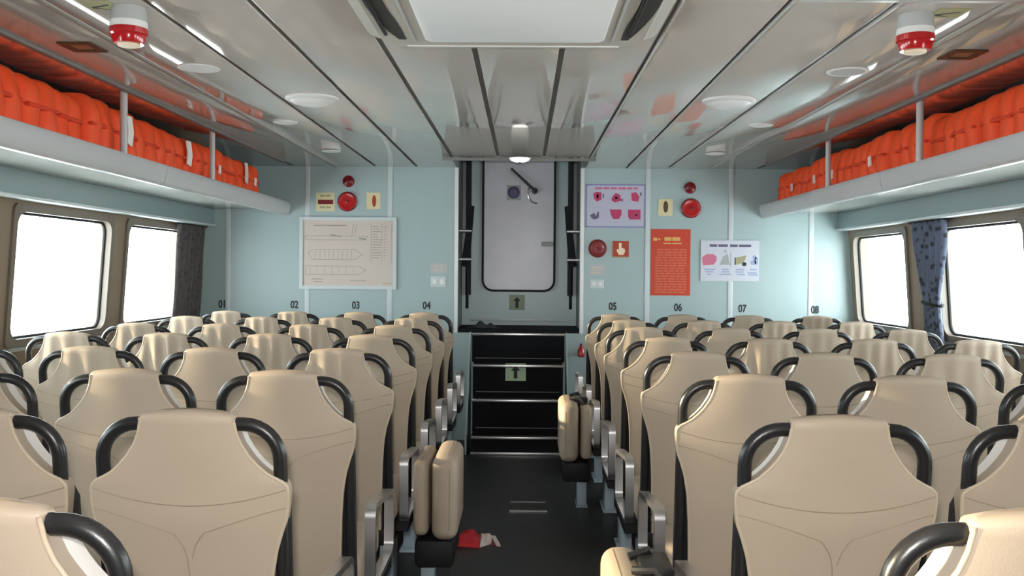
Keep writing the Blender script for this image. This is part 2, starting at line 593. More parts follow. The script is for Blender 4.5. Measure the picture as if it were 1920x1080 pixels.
yd = Y_DOOR - 0.03
hx, hz = dpt(1001, 359, Y_DOOR)
tx, tz = dpt(957, 318, Y_DOOR)
lv = MB().tube([(hx, yd - 0.055, hz), ((hx + tx) / 2, yd - 0.06, (hz + tz) / 2), (tx, yd - 0.06, tz)], [0.013, 0.011, 0.010], 10)
hub = MB().lathe([(0.028, 0), (0.028, 0.02), (0.02, 0.06), (0.012, 0.066)], 20, Matrix.Translation((hx, yd + 0.001, hz)) @ Matrix.Rotation(math.pi / 2, 4, 'X'))
lever = obj('lever_handle', lv, M['black'], door)
obj('hub', hub, M['black'], lever)
arc = [(hx + 0.075 * math.cos(a) * 0.9 + 0.01, yd - 0.012, hz - 0.02 + 0.085 * math.sin(a)) for a in [math.radians(d) for d in range(140, 281, 14)]]
obj('latch_guide', MB().tube(arc, 0.006, 8), M['steel'], door)
px_, pz_ = dpt(962, 362, Y_DOOR)
obj('door_backplate', MB().rbox(px_ - 0.06, px_ + 0.06, yd - 0.005, yd + 0.001, pz_ - 0.065, pz_ + 0.065, r=0.003), M['labelgrey'], door)
obj('peephole', MB().lathe([(0.052, 0), (0.052, 0.012), (0.040, 0.018), (0.036, 0.010)], 24, Matrix.Translation((px_, yd - 0.004, pz_)) @ Matrix.Rotation(math.pi / 2, 4, 'X')), M['violet'], door)
lx, lz = dpt(1025, 458, Y_DOOR)
obj('knob', MB().rbox(lx - 0.05, lx + 0.05, yd - 0.02, yd + 0.001, lz - 0.02, lz + 0.02, r=0.008), M['labelgrey'], door)

# ------------------------------------------------------------------ steps up to the door
stair = thing('boarding_steps', 'dark steep steps with bright metal nosings rising to the grey door', 'steps', (-0.04, 6.95, 0))
sx = -0.04
lv_ = [(0.138, 7.06, 0.345), (0.388, 7.24, 0.348), (0.633, 7.42, 0.355), (0.866, 7.60, 0.372)]
prevz = 0.0
for i, (z, y, hw) in enumerate(lv_):
    yend = Y_BULK - 0.002
    st = MB().box(-hw + 0.006, hw - 0.006, y - 6.95, yend - 6.95 if i < 3 else Y_BULK - 0.006 - 6.95, prevz + 0.0005, z - 0.022)
    o = obj('step', st, M['riser'], stair, smooth=False)
    nz = MB().rbox(-hw, hw, y - 0.022 - 6.95, y + 0.05 - 6.95, z - 0.021, z, r=0.005)
    n = obj('nosing', nz, M['steel'], o)
    td = MB().box(-hw + 0.006, hw - 0.006, y + 0.051 - 6.95, (yend if i < 3 else Y_BULK - 0.006) - 6.95, z - 0.0215, z - 0.002)
    obj('tread', td, M['riser'], o, smooth=False)
    if i:
        rl = MB().rbox(-hw + 0.03, hw - 0.03, y - 0.006 - 6.95, y + 0.001 - 6.95, prevz + 0.03, prevz + 0.036, r=0.001, seg=1)
        obj('kick_line', rl, M['joint'], o)
    prevz = z
obj('base_strip', MB().rbox(-0.345, 0.345, 7.06 - 0.02 - 6.95, 7.06 - 0.0005 - 6.95, 0.0, 0.022, r=0.004), M['alu'], stair)
for s in (-1, 1):
    obj('stringer', MB().prism([(s * 0.374, y - 6.95, z) for y, z in ((7.04, 0.0), (7.04, 0.14), (7.58, 0.87), (7.66, 0.87), (7.66, 0.0))], (0.012 * s, 0, 0)), M['wall'], stair, smooth=False)


# arrow signs (flat)
def arrow_sign(name, label, cx, cy, Y, w, h, m, mark):
    x, z = dpt(cx, cy, Y)
    t = thing(name, label, 'sign', (x, Y, z - h / 2), 'arrow signs by the steps')
    obj('board', MB().rbox(-w / 2, w / 2, -0.003, 0, 0, h, r=0.001, seg=1), m, t)
    a = h * 0.36
    pts = [(0, a), (w * .24, a * .25), (w * .09, a * .25), (w * .09, -a), (-w * .09, -a), (-w * .09, a * .25), (-w * .24, a * .25)]
    obj('arrow', MB().prism([(px, -0.0036, h / 2 + pz) for px, pz in pts], (0, 0.0004, 0)), mark, t, smooth=False)
    return t


arrow_sign('arrow_sign', 'olive sign with black upward arrow on the wall under the grey door', 969.5, 567, Y_DOOR - 0.001, 0.135, 0.13, M['greensign'], M['blackink'])
arrow_sign('arrow_sign', 'pale green sign with black upward arrow on the front of the steps', 968, 698, 7.42 - 0.0075, 0.158, 0.135, M['greenpaper'], M['blackink'])

# black bars clamped to the doorway sides
for s, x, side_word in ((-1, XL, 'framed plan'), (1, XR, 'red poster')):
    t = thing('door_stop_bar', 'black angled bar clamped to the doorway edge nearer the %s' % side_word, 'door stop', (x, 7.78, 1.38), 'bars in the doorway')
    i_ = -s
    pl = MB().prism([(i_ * 0.020, 0, 0.02), (i_ * 0.085, 0, 0.0), (i_ * 0.125, 0, 0.50), (i_ * 0.085, 0, 0.51)], (0, 0.03, 0))
    obj('bar', pl, M['bar'], t, smooth=False)
    for z in (0.17, 0.40):
        obj('clamp', MB().tube([(0.0005 * i_, -0.005, z - 0.1), (i_ * 0.105, -0.005, z - 0.1)], 0.014, 10), M['steel'], t)
    obj('lower_rod', MB().tube([(i_ * 0.07, 0.015, -0.33), (i_ * 0.07, 0.015, 0.01)], 0.013, 8), M['bar'], t)

# crumpled rag on the landing
rg = MB()
rr = []
NR = 18
for j in range(NR + 1):
    row = []
    for i in range(9):
        u = j / NR
        v = i / 8
        hgt = 0.05 * math.exp(-((u - 0.35) / 0.14) ** 2) + 0.03 * math.exp(-((u - 0.72) / 0.1) ** 2) + 0.015
        z = hgt * math.sin(math.pi * v) * (0.35 + 0.65 * math.sin(math.pi * u)) * (1 + 0.25 * math.sin(9 * u + 5 * v))
        row.append((u * 0.27, v * 0.12, max(z, 0.002)))
    rr.append(row)
rg.loft(rr, caps=False, closed_u=False)
rg.add([(0, 0, 0.0), (0.27, 0, 0.0), (0.27, 0.12, 0.0), (0, 0.12, 0.0)], [(0, 1, 2, 3)])
rag = obj('rag', rg, M['cloth'], None, (-0.455, 7.76, Z_LAND))
tag(rag, 'dark crumpled rag lying on the landing below the grey door', 'cloth')

# lit lamp above the steps
cx, cz = dpt(973, 296, Y_WELL - 0.1)
lt = thing('doorway_lamp', 'lit round ceiling lamp above the steps', 'lamp', (-0.035, Y_WELL - 0.12, Z_CEIL - 0.0005))
obj('lamp_base', MB().lathe([(0.05, 0), (0.082, -0.014), (0.080, -0.018), (0.072, -0.018)], 24), M['labelgrey'], lt)
obj('lens', MB().lathe([(0.072, -0.0185), (0.066, -0.030), (0.045, -0.041), (0.02, -0.045)], 24), M['lamp'], lt)
obj('finial', MB().lathe([(0.012, -0.0455), (0.010, -0.053), (0.004, -0.055)], 12), M['dark'], lt)

# ------------------------------------------------------------------ lifejacket shelves
ORDJ = ['first', 'second', 'third', 'fourth', 'fifth', 'sixth', 'seventh', 'eighth', 'ninth', 'tenth', 'eleventh', 'twelfth', 'thirteenth', 'fourteenth', 'fifteenth', 'sixteenth', 'seventeenth']
SIDE_WORD = {-1: 'framed plan', 1: 'red poster'}
for side in (-1, 1):
    Y0, Y1 = Y_BACK + 0.01, Y_BULK - 0.008
    t = thing('lifejacket_shelf', 'long grey overhead shelf with rounded lip on the %s side' % SIDE_WORD[side], 'shelf', (0, 0, 1.80), 'overhead shelves')

    def sx_(x):
        return side * x
    b = MB()
    b.box(min(sx_(1.90), sx_(2.56)), max(sx_(1.90), sx_(2.56)), Y0, Y1, 0.037, 0.060)
    obj('shelf_board', b, M['shelf'], t, smooth=False)
    prof = []
    # slanted face with softly rounded edges
    prof += [(1.918, 0.098), (1.886, 0.098), (1.873, 0.094), (1.867, 0.084), (1.868, 0.06), (1.873, 0.03), (1.881, 0.004), (1.890, -0.007), (1.902, -0.012), (1.918, -0.012)]
    ysplit = [Y0, 2.5, 5.0 if side < 0 else 5.08, Y1]
    for a, c in zip(ysplit[:-1], ysplit[1:]):
        lp = MB().prism([(sx_(x), a + 0.003, z) for x, z in prof], (0, c - a - 0.006, 0))
        obj('lip', lp, M['lip'], t, angle=35)
    for y in ((4.50, 5.78) if side < 0 else (4.62, 6.0)):
        obj('post', MB().tube([(sx_(1.885), y, 0.0935), (sx_(1.885), y, Z_CEIL - 1.80 - 0.0005)], 0.017, 12), M['lip'], t)
    # jackets
    n = 0
    y = 7.08 if side < 0 else 7.42
    while y > 3.25:
        wdt = random.uniform(0.245, 0.285)
        hgt = random.uniform(0.255, 0.285)
        n += 1
        jt = thing('lifejacket', 'folded orange lifejacket on the %s side shelf, %s from the bulkhead' % (SIDE_WORD[side], ORDJ[n - 1]),
                   'lifejacket', (side * (2.085 + random.uniform(-0.01, 0.015)), y - wdt / 2, 1.8605), 'orange lifejackets on the overhead shelves',
                   random.uniform(-0.07, 0.07))
        # body: two puffy foam folds side by side, sagging at the corners
        for k, (c0, c1) in enumerate(((-0.5, 0.0), (0.0, 0.5))):
            rings = []
            yy0, yy1 = c0 * wdt + 0.004, c1 * wdt - 0.002
            ph = random.uniform(0, 6)
            hk = hgt * random.uniform(0.94, 1.0)
            NZ = 12
            for iz in range(NZ + 1):
                v = iz / NZ
                sq = (1 - abs(2 * v - 1) ** 5) ** 0.5 if 0 < v < 1 else 0.0
                sq = (0.72 + 0.28 * sq) * (1 - 0.12 * (max(0, v - 0.5) / 0.5) ** 1.5)
                ring = []
                for j in range(20):
                    a = 2 * math.pi * j / 20
                    ca, sa = math.cos(a), math.sin(a)
                    ex = math.copysign(abs(ca) ** 0.45, ca)
                    ey = math.copysign(abs(sa) ** 0.55, sa)
                    bul = 1 + 0.05 * math.sin(7 * v + ph + 2 * a) - 0.022 * math.exp(-((v - 0.52) / 0.05) ** 2)
                    ring.append((ex * 0.135 * sq * bul, (yy0 + yy1) / 2 + ey * (yy1 - yy0) / 2 * (0.86 + 0.14 * sq), v * hk))
                rings.append(ring)
            obj('foam_fold', MB().loft(rings), M['orange'], jt, angle=60)
        ys_ = random.uniform(-0.2, 0.2) * wdt
        zs = hgt * 0.52
        st = MB().rbox(-0.1345, 0.1345, -0.44 * wdt, 0.44 * wdt, zs - 0.009, zs + 0.009, r=0.004, seg=1)
        obj('strap', st, M['strap'], jt)
        if side < 0 and n in (1, 2, 4, 6, 9, 14) or side > 0 and n in (2, 4, 5, 8):
            tx0 = -side * 0.137
            yb = random.uniform(-0.25, 0.15) * wdt
            if side < 0 and n in (2, 6, 9):
                pts = [(yb, 0.10), (yb + 0.055, 0.09), (yb + 0.075, 0.16), (yb + 0.05, 0.235), (yb - 0.01, 0.235), (yb + 0.01, 0.17)]
            else:
                pts = [(yb, 0.10), (yb + 0.035, 0.095), (yb + 0.04, 0.15), (yb + 0.01, 0.155)]
            tp = MB().prism([(tx0, p, q) for p, q in pts], (-side * 0.008, 0, 0))
            obj('reflective_tape', tp, M['tape'], jt, smooth=False)
        y -= wdt + 0.012

# ------------------------------------------------------------------ air conditioner in the ceiling
ACX = -0.042
ac = thing('ceiling_air_conditioner', 'large cream ceiling air conditioner with white centre panel', 'air conditioner', (ACX, 2.9, Z_CEIL))
YA0, YA1 = 2.30, 3.44
house = MB()
o2 = rrect(-0.004, (YA0 + YA1) / 2 - 2.9, 0.985, YA1 - YA0, 0.16, 8)
o1 = rrect(-0.004, (YA0 + YA1) / 2 - 2.9, 0.90, YA1 - YA0 - 0.09, 0.13, 8)
house.loft([[(x, y, -0.0005) for x, y in o2], [(x, y, -0.016) for x, y in o2], [(x, y, -0.034) for x, y in o1], [(x, y, -0.044) for x, y in [(a * 0.985, b * 0.985 + 0.0) for a, b in o1]]])
obj('housing', house, M['achouse'], ac, angle=30)
ip = MB()
i1 = rrect(0.005, 2.80 - 2.9, 0.60, 0.92, 0.03, 5)
i2 = rrect(0.005, 2.80 - 2.9, 0.585, 0.905, 0.025, 5)
ip.loft([[(x, y, -0.0445) for x, y in i1], [(x, y, -0.052) for x, y in i1], [(x, y, -0.056) for x, y in i2]])
obj('intake_panel', ip, M['acwhite'], ac, angle=30)
for s in (-1, 1):
    crv = []
    for k in range(9):
        v = k / 8
        yy = -0.44 + 0.80 * v
        xx = s * (0.405 - 0.030 * max(0, v - 0.55) / 0.45)
        crv.append((xx, yy))
    sl = MB()
    half = [0.012, 0.026, 0.03, 0.03, 0.03, 0.03, 0.028, 0.022, 0.012]
    loop = [(x - h, y, -0.0445) for (x, y), h in zip(crv, half)] + [(x + h, y, -0.0445) for (x, y), h in reversed(list(zip(crv, half)))]
    sl.prism(loop, (0, 0, -0.0012))
    so = obj('air_slot', sl, M['dark'], ac, smooth=False)
    vn = MB()
    for k in range(2, 8):
        x, y = crv[k]
        vn.box(x - 0.02, x + 0.02, y - 0.002, y + 0.002, -0.0505, -0.0458)
    obj('vane', MB().rbox(s * 0.402 - 0.024, s * 0.402 - 0.012, -0.36, 0.28, -0.054, -0.0458, r=0.003), M['gasket'], so)
    obj('divider', MB().rbox(s * 0.335 - 0.004, s * 0.335 + 0.004, -0.5, 0.40, -0.047, -0.0435, r=0.0015, seg=1), M['labelgrey'], ac)
for k, yv in enumerate((0.455, 0.478)):
    obj('front_rib', MB().rbox(-0.37, 0.365, yv - 0.005, yv + 0.005, -0.040 if k else -0.047, -0.030 if k else -0.040, r=0.002, seg=1), M['white'], ac)

# ------------------------------------------------------------------ ceiling fittings
zc = Z_CEIL - 0.0005
for side in (-1, 1):
    W = SIDE_WORD[side]
    x = -1.025 if side < 0 else 0.975
    t = thing('ceiling_speaker', 'large white domed ceiling disc nearest the air conditioner on the %s side' % W, 'ceiling fitting', (x, 4.62, zc), 'large ceiling discs')
    obj('rim', MB().lathe([(0.128, 0), (0.128, -0.008), (0.115, -0.016), (0.105, -0.016)], 36), M['white'], t)
    obj('dome', MB().lathe([(0.105, -0.0165), (0.09, -0.028), (0.06, -0.036), (0.02, -0.039)], 36), M['white'], t)
    for k, (yy, r, pos) in enumerate(((3.95, 0.085, 'nearest the red strobe'), (5.38, 0.068, 'in the middle of the line'), (6.66, 0.068, 'closest to the bulkhead'))):
        t = thing('downlight', 'small white ceiling disc on the %s side, %s' % (W, pos), 'ceiling light', (-1.345 if side < 0 else 1.315, yy, zc), 'small ceiling discs')
        obj('rim', MB().lathe([(r, 0), (r, -0.003), (r * .90, -0.006), (r * .80, -0.004)], 28), M['white'], t)
        obj('cover', MB().lathe([(r * .80, -0.0045), (r * .6, -0.005), (r * .2, -0.006)], 28), M['labelgrey'] if side > 0 and k == 0 else M['white'], t)
    # strobe
    x, yy = (-1.262, 3.05) if side < 0 else (1.242, 3.09)
    t = thing('alarm_strobe', 'red and white alarm strobe hanging from the ceiling on the %s side' % W, 'alarm', (x, yy, zc), 'ceiling alarm strobes')
    obj('mount', MB().lathe([(0.05, 0), (0.054, -0.012), (0.056, -0.045)], 28), M['labelgrey'], t)
    obj('collar', MB().lathe([(0.057, -0.0455), (0.058, -0.066)], 28), M['white'], t)
    obj('lens', MB().lathe([(0.058, -0.0665), (0.059, -0.085), (0.053, -0.090), (0.052, -0.100), (0.046, -0.115)], 28), M['red'], t)
    obj('lens_cap', MB().lathe([(0.035, -0.1155), (0.033, -0.122), (0.02, -0.125)], 24), M['handprint'], t)
    # sticker with an arrow mark beside the strobe
    t = thing('ceiling_sticker', 'olive sticker with a black mark beside the strobe on the %s side' % W, 'sticker', (x + (0.095 if side > 0 else -0.08), yy - 0.03, zc), 'ceiling stickers')
    obj('paper', MB().box(-0.05, 0.05, -0.05, 0.06, -0.001, 0), M['greenyellow'], t, smooth=False)
    ch = MB()
    ch.prism([(-0.035, 0.035, -0.0016), (0.03, -0.002, -0.0016), (0.03, -0.012, -0.0016), (-0.035, 0.02, -0.0016)], (0, 0, 0.0005))
    ch.prism([(-0.035, 0.035, -0.0016), (-0.035, 0.02, -0.0016), (0.0, 0.04, -0.0016), (0.02, 0.05, -0.0016)], (0, 0, 0.0005))
    obj('mark', ch, M['blackink'], t, smooth=False)
    # recessed bronze catch
    x, yy = (-1.655, 3.58) if side < 0 else (1.635, 3.63)
    t = thing('ceiling_catch', 'small square bronze catch in the ceiling on the %s side' % W, 'catch', (x, yy, zc), 'ceiling catches')
    a = rrect(0, 0, 0.13, 0.15, 0.006, 3)
    b = rrect(0, 0, 0.075, 0.085, 0.006, 3)
    obj('catch_frame', MB().ring([(p, q, 0) for p, q in a], [(p, q, 0) for p, q in b], (0, 0, -0.006)), M['bronze'], t, smooth=False)
    obj('catch_plate', MB().rbox(-0.036, 0.036, -0.041, 0.041, -0.003, 0, r=0.001, seg=1), M['brass'], t)

# ------------------------------------------------------------------ things on the bulkhead
YB = Y_BULK - 0.0005


def wall_rect(px0, py0, px1, py1):
    x0, z1 = dpt(px0, py0, Y_BULK)
    x1, z0 = dpt(px1, py1, Y_BULK)
    _, za = dpt((px0 + px1) / 2, py0, Y_BULK)
    _, zb = dpt((px0 + px1) / 2, py1, Y_BULK)
    return (x0 + x1) / 2, (za + zb) / 2, x1 - x0, za - zb


def flat(mb, x0, x1, z0, z1, y):  # thin print lying on a board face at depth y
    mb.box(x0, x1, y - 0.0005, y, z0, z1)


# framed plan
cx, cz, w, h = wall_rect(561, 407, 743, 542)
t = thing('framed_plan', 'wide framed safety plan with faint line drawing on the bulkhead', 'picture', (cx, YB - 0.007, cz - h / 2))
fr = 0.026
fo = [(-w / 2, 0, 0), (w / 2, 0, 0), (w / 2, 0, h), (-w / 2, 0, h)]
fi = [(-w / 2 + fr, 0, fr), (w / 2 - fr, 0, fr), (w / 2 - fr, 0, h - fr), (-w / 2 + fr, 0, h - fr)]
obj('frame', MB().ring(fo, fi, (0, -0.016, 0)), M['walljoint'], t, smooth=False)
obj('plan_sheet', MB().box(-w / 2 + fr, w / 2 - fr, -0.004, 0, fr, h - fr), M['paper'], t, smooth=False)
dr_ = MB()
rnd = random.Random(3)


def uv(u, v):
    return (-w / 2 + fr + u * (w - 2 * fr), fr + (1 - v) * (h - 2 * fr))


def ln(u0, v0, u1, v1, th=0.0035):
    x0, z0 = uv(u0, v0)
    x1, z1 = uv(u1, v1)
    d = Vector((x1 - x0, 0, z1 - z0))
    if d.length < 1e-5:
        return
    nn = Vector((-d.z, 0, d.x)).normalized() * th / 2
    a, b = Vector((x0, -0.0046, z0)), Vector((x1, -0.0046, z1))
    dr_.prism([a - nn, b - nn, b + nn, a + nn], (0, 0.0005, 0))


ln(.12, .08, .48, .08, .008)
ln(.02, .24, .72, .24)
ln(.02, .24, .04, .30); ln(.04, .30, .68, .30); ln(.68, .30, .72, .24)
ln(.56, .05, .54, .24); ln(.60, .05, .57, .24)
ln(.30, .22, .42, .25, .008); ln(.62, .27, .70, .29, .01)
ln(.06, .50, .10, .45); ln(.10, .45, .58, .45); ln(.58, .45, .66, .52); ln(.66, .52, .58, .60); ln(.58, .60, .10, .60); ln(.10, .60, .06, .50)
for k in range(9):
    u = .14 + k * .05
    ln(u, .46, u, .59, .0025)
ln(.03, .70, .62, .70); ln(.62, .70, .70, .76); ln(.70, .76, .62, .83); ln(.62, .83, .03, .83); ln(.03, .83, .03, .70)
for k in range(7):
    u = .08 + k * .08
    ln(u, .71, u, .82, .0025)
ln(.10, .90, .22, .90, .006); ln(.12, .94, .22, .94, .006); ln(.52, .92, .70, .92, .004); ln(.88, .96, .98, .96, .004)
for k in range(13):
    v = .09 + k * .04
    ln(.77, v, .77 + rnd.uniform(.05, .11), v, .005)
    ln(.89, v, .89 + rnd.uniform(.02, .05), v, .004)
ln(.755, .05, .755, .64); ln(.87, .05, .87, .64, .0025); ln(.98, .05, .98, .64, .0025)
obj('line_drawing', dr_, M['ink'], t, smooth=False)


# red alarm domes
def alarm(name, px, py, rpx, label, m, depth=0.6, cat='alarm', group=None, nub=True):
    x, z = dpt(px, py, Y_BULK)
    r = rpx * Y_BULK / F_PX
    t = thing(name, label, cat, (x, YB, z), group)
    R = Matrix.Rotation(math.pi / 2, 4, 'X')
    obj('back_plate', MB().lathe([(r, 0), (r, 0.012), (r * 0.92, 0.018)], 32, R), M['darkred'], t)
    obj('dome', MB().lathe([(r * 0.90, 0.0182), (r * 0.80, r * 0.4), (r * 0.5, r * depth), (r * 0.2, r * depth * 1.1)], 32, R), m, t)
    if nub:
        obj('hub', MB().lathe([(r * .16, r * depth * 1.1 + 0.0005), (r * .14, r * depth * 1.1 + 0.008), (r * 0.05, r * depth * 1.1 + 0.010)], 16, R), M['darkred'], t)
    return t


alarm('fire_bell', 650, 378, 18.5, 'large bright red bell above the framed plan', M['red'], 0.35, 'bell')
alarm('alarm_light', 652, 340, 11, 'small dark red lamp above the bell over the framed plan', M['darkred'], 0.7, 'alarm light', None, False)
alarm('fire_bell', 1293, 391, 18.5, 'large red bell above the red poster', M['red'], 0.35, 'bell')
alarm('alarm_light', 1291, 353, 11, 'small dark red lamp above the bell over the red poster', M['darkred'], 0.7, 'alarm light', None, False)
alarm('fire_bell', 1119.5, 466, 17, 'dark red bell beside the red hand sign', M['darkred'], 0.35, 'bell')


def small_sign(name, label, cat, rect, board, marks, group=None, th=0.003):
    cx, cz, w, h = wall_rect(*rect)
    t = thing(name, label, cat, (cx, YB - (0.006 if name == 'notice_poster' else 0), cz - h / 2), group)
    obj('board', MB().box(-w / 2, w / 2, -th, 0, 0, h), board, t, smooth=False)
    for nm, m, fn in marks:
        if nm in ('pictogram', 'hand'):
            for p in fn.shapes:
                mb = MB()
                poly(p)(mb, w, h, -th - 0.0001)
                obj(nm, mb, m, t, smooth=False)
            continue
        mb = MB()
        fn(mb, w, h, -th - 0.0001)
        o = obj(nm, mb, m, t, smooth=False)
        if nm in ('lettering', 'text_lines', 'heading'):
            o['kind'] = 'stuff'
    return t


def rects(*rs):
    def fn(mb, w, h, y):
        for (u0, v0, u1, v1) in rs:
            flat(mb, -w / 2 + u0 * w, -w / 2 + u1 * w, (1 - v1) * h, (1 - v0) * h, y)
    return fn


def poly(*ps):
    def fn(mb, w, h, y):
        for p in ps:
            mb.prism([(-w / 2 + u * w, y - 0.0005, (1 - v) * h) for u, v in p], (0, 0.0005, 0))
    fn.shapes = ps
    return fn


def oval(cu, cv, ru, rv, n=16):
    return [(cu + ru * math.cos(2 * math.pi * k / n), cv + rv * math.sin(2 * math.pi * k / n)) for k in range(n)]


small_sign('warning_label', 'pale label with a red bar beside the bell over the framed plan', 'label', (591, 361, 626, 396), M['yellowpaper'],
           [('red_bar', M['darkred'], rects((.1, .38, .92, .62))), ('lettering', M['olive'], rects((.22, .12, .48, .22), (.52, .12, .78, .22), (.2, .74, .5, .84), (.54, .74, .82, .84)))])
small_sign('bell_label', 'pale yellow label with a dark oval mark beside the bell over the framed plan', 'label', (686, 361, 712, 392), M['yellowpaper'],
           [('oval_mark', M['redsign'], poly(oval(.55, .52, .15, .36)))])
small_sign('bell_label', 'pale yellow label with a dark oval mark beside the bell over the red poster', 'label', (1232, 374, 1259, 405), M['yellowpaper'],
           [('oval_mark', M['bronze'], poly(oval(.52, .46, .17, .36)))])
# red sign with a hand
small_sign('hand_sign', 'small red square sign with a pale pressing hand', 'sign', (1147, 452, 1178, 483), M['redsign'],
           [('hand', M['handprint'], poly([(.40, .12), (.56, .12), (.56, .42), (.74, .46), (.78, .62), (.68, .84), (.40, .84), (.27, .60), (.30, .48), (.40, .52)])),
            ('edge_line', M['brass'], rects((0, .93, 1, 1), (0, 0, .04, 1)))])

# lavender poster with six pictures
cols = [(.10, .30), (.40, .60), (.70, .92)]
PB = dict(rect=(1097, 346, 1208, 427))
small_sign('instruction_poster', 'lavender poster with six small pictures and a purple border', 'poster', PB['rect'], M['lavender'], [
    ('border', M['purple'], rects((0, 0, 1, .03), (0, .97, 1, 1), (0, 0, .02, 1), (.98, 0, 1, 1))),
    ('lettering', M['pinkink'], rects((.15, .07, .27, .12), (.29, .07, .40, .12), (.42, .07, .52, .12), (.54, .07, .67, .12), (.69, .07, .78, .12), (.80, .07, .87, .12))),
    ('pictogram', M['magenta'], poly([(.12, .22), (.17, .18), (.26, .19), (.26, .36), (.18, .40), (.14, .34)],
                                    [(.44, .30), (.50, .20), (.57, .24), (.60, .38), (.48, .42), (.43, .37)],
                                    [(.76, .20), (.84, .18), (.90, .28), (.88, .40), (.77, .38)],
                                    [(.40, .58), (.60, .58), (.60, .70), (.56, .80), (.46, .80), (.42, .70)],
                                    [(.71, .58), (.92, .58), (.92, .81), (.74, .81), (.71, .74)])),
    ('pictogram', M['violet'], poly([(.07, .72), (.14, .66), (.17, .74), (.19, .66), (.22, .62), (.22, .78), (.14, .82), (.10, .78)],
                                    [(.28, .22), (.30, .22), (.30, .33), (.28, .31)], [(.59, .36), (.62, .32), (.62, .42)], [(.90, .20), (.94, .18), (.93, .30)])),
    ('pictogram', M['handprint'], poly([(.18, .24), (.22, .24), (.21, .33), (.18, .33)], [(.49, .29), (.53, .29), (.53, .34), (.49, .35)], [(.82, .70), (.86, .68), (.86, .74)])),
])
# red poster of rules
lines = []
rl = random.Random(5)
for k in range(17):
    v = .30 + k * .040
    ind = .16 if k in (0, 1, 2) else .12
    u0 = ind
    while u0 < .86:
        u1 = min(u0 + rl.uniform(.08, .2), .9)
        lines.append((u0, v, u1, v + .018))
        u0 = u1 + .025
small_sign('rules_poster', 'tall orange red poster with yellow heading and rows of text', 'poster', (1219, 430, 1293, 554), M['redposter'], [
    ('heading', M['yellowink'], rects((.06, .13, .16, .175), (.18, .14, .24, .165), (.34, .12, .52, .175), (.54, .12, .74, .175), (.32, .205, .52, .225), (.54, .205, .78, .225))),
    ('text_lines', M['redposter2'], rects(*lines)),
])
# white poster with four pictures
small_sign('notice_poster', 'white poster with four small pictures hung across the batten beyond the red poster', 'poster', (1312, 451, 1421, 527), M['whiteposter'], [
    ('heading', M['violet'], rects((.15, .10, .28, .16), (.30, .10, .46, .16), (.50, .10, .63, .16), (.65, .10, .86, .16))),
    ('pictogram', M['pinkink'], poly([(.02, .42), (.10, .34), (.22, .34), (.27, .40), (.27, .50), (.22, .60), (.04, .62)])),
    ('pictogram', M['greyink'], poly([(.32, .60), (.38, .40), (.46, .32), (.50, .60)], [(.505, .30), (.52, .30), (.52, .64), (.505, .64)], [(.40, .24), (.44, .24), (.44, .30), (.40, .30)])),
    ('pictogram', M['olive'], poly([(.59, .42), (.68, .40), (.78, .36), (.76, .48), (.72, .56), (.60, .60)])),
    ('pictogram', M['blackink'], poly(oval(.745, .58, .04, .05), [(.58, .42), (.60, .42), (.60, .60), (.58, .60)])),
    ('pictogram', M['blueink'], poly(oval(.92, .42, .035, .06), oval(.90, .54, .05, .06), oval(.95, .50, .03, .1))),
    ('lettering', M['blueink'], rects((.06, .70, .25, .73), (.08, .76, .22, .79), (.11, .82, .18, .85), (.36, .70, .48, .73), (.36, .76, .50, .79), (.32, .82, .52, .85),
                                     (.60, .70, .74, .73), (.60, .76, .74, .79), (.62, .82, .76, .85), (.84, .70, .96, .73), (.80, .78, .96, .81), (.82, .83, .98, .86))),
])
# faint notices and switch plates
for tagx, rect1, rect2 in (('framed plan', (807, 494, 839, 512), (807, 518, 836, 538)), ('red hand sign', (1105, 496, 1134, 516), (1106, 524, 1132, 541))):
    small_sign('paper_notice', 'small faint grey notice on the bulkhead near the %s' % tagx, 'label', rect1, M['labelgrey'],
               [('lettering', M['paper'], rects((.12, .2, .85, .32), (.12, .45, .8, .57), (.12, .7, .7, .82)))], 'faint notices')
    cx, cz, w, h = wall_rect(*rect2)
    t = thing('switch_plate', 'pale double switch plate under the faint notice near the %s' % tagx, 'switch', (cx, YB, cz - h / 2), 'switch plates')
    obj('plate', MB().rbox(-w / 2, w / 2, -0.010, 0, 0, h, r=0.003), M['walljoint'], t)
    for u in (-0.24, 0.24):
        obj('rocker', MB().rbox(u * w - w * .13, u * w + w * .13, -0.015, -0.0105, h * .25, h * .75, r=0.002, seg=1), M['white'], t)

# seat column numbers on the bulkhead
nums = [('01', 415, 571), ('02', 551, 572), ('03', 667, 573), ('04', 800, 573.5), ('05', 1149, 575), ('06', 1271, 577), ('07', 1391, 579), ('08', 1526, 581)]
for s_, px, py in nums:
    x, z = dpt(px, py, Y_BULK)
    n = text('seat_number', s_, 0.082, (x, YB - (0.007 if s_ == '08' else 0.0008), z), M['blackink'], sx=0.78)
    tag(n, 'black number %s painted low on the bulkhead above the far seats' % ['one', 'two', 'three', 'four', 'five', 'six', 'seven', 'eight'][int(s_) - 1], 'number', 'painted seat numbers')

# red bottle by the aisle
bx, bz = dpt(1091, 668, 7.58)
t = thing('red_bottle', 'small red bottle hanging on the bulkhead beside the steps', 'bottle', (bx, 7.62, bz - 0.01))
obj('bottle_body', MB().lathe([(0.022, 0), (0.028, 0.006), (0.028, 0.055), (0.014, 0.085)], 20), M['red'], t)
obj('cap', MB().lathe([(0.010, 0.0855), (0.010, 0.105), (0.006, 0.108)], 14), M['darkred'], t)
obj('bracket', MB().rbox(-0.008, 0.008, 0.028, Y_BULK - 7.62 - 0.0005, 0.02, 0.04, r=0.002, seg=1), M['steel'], t)


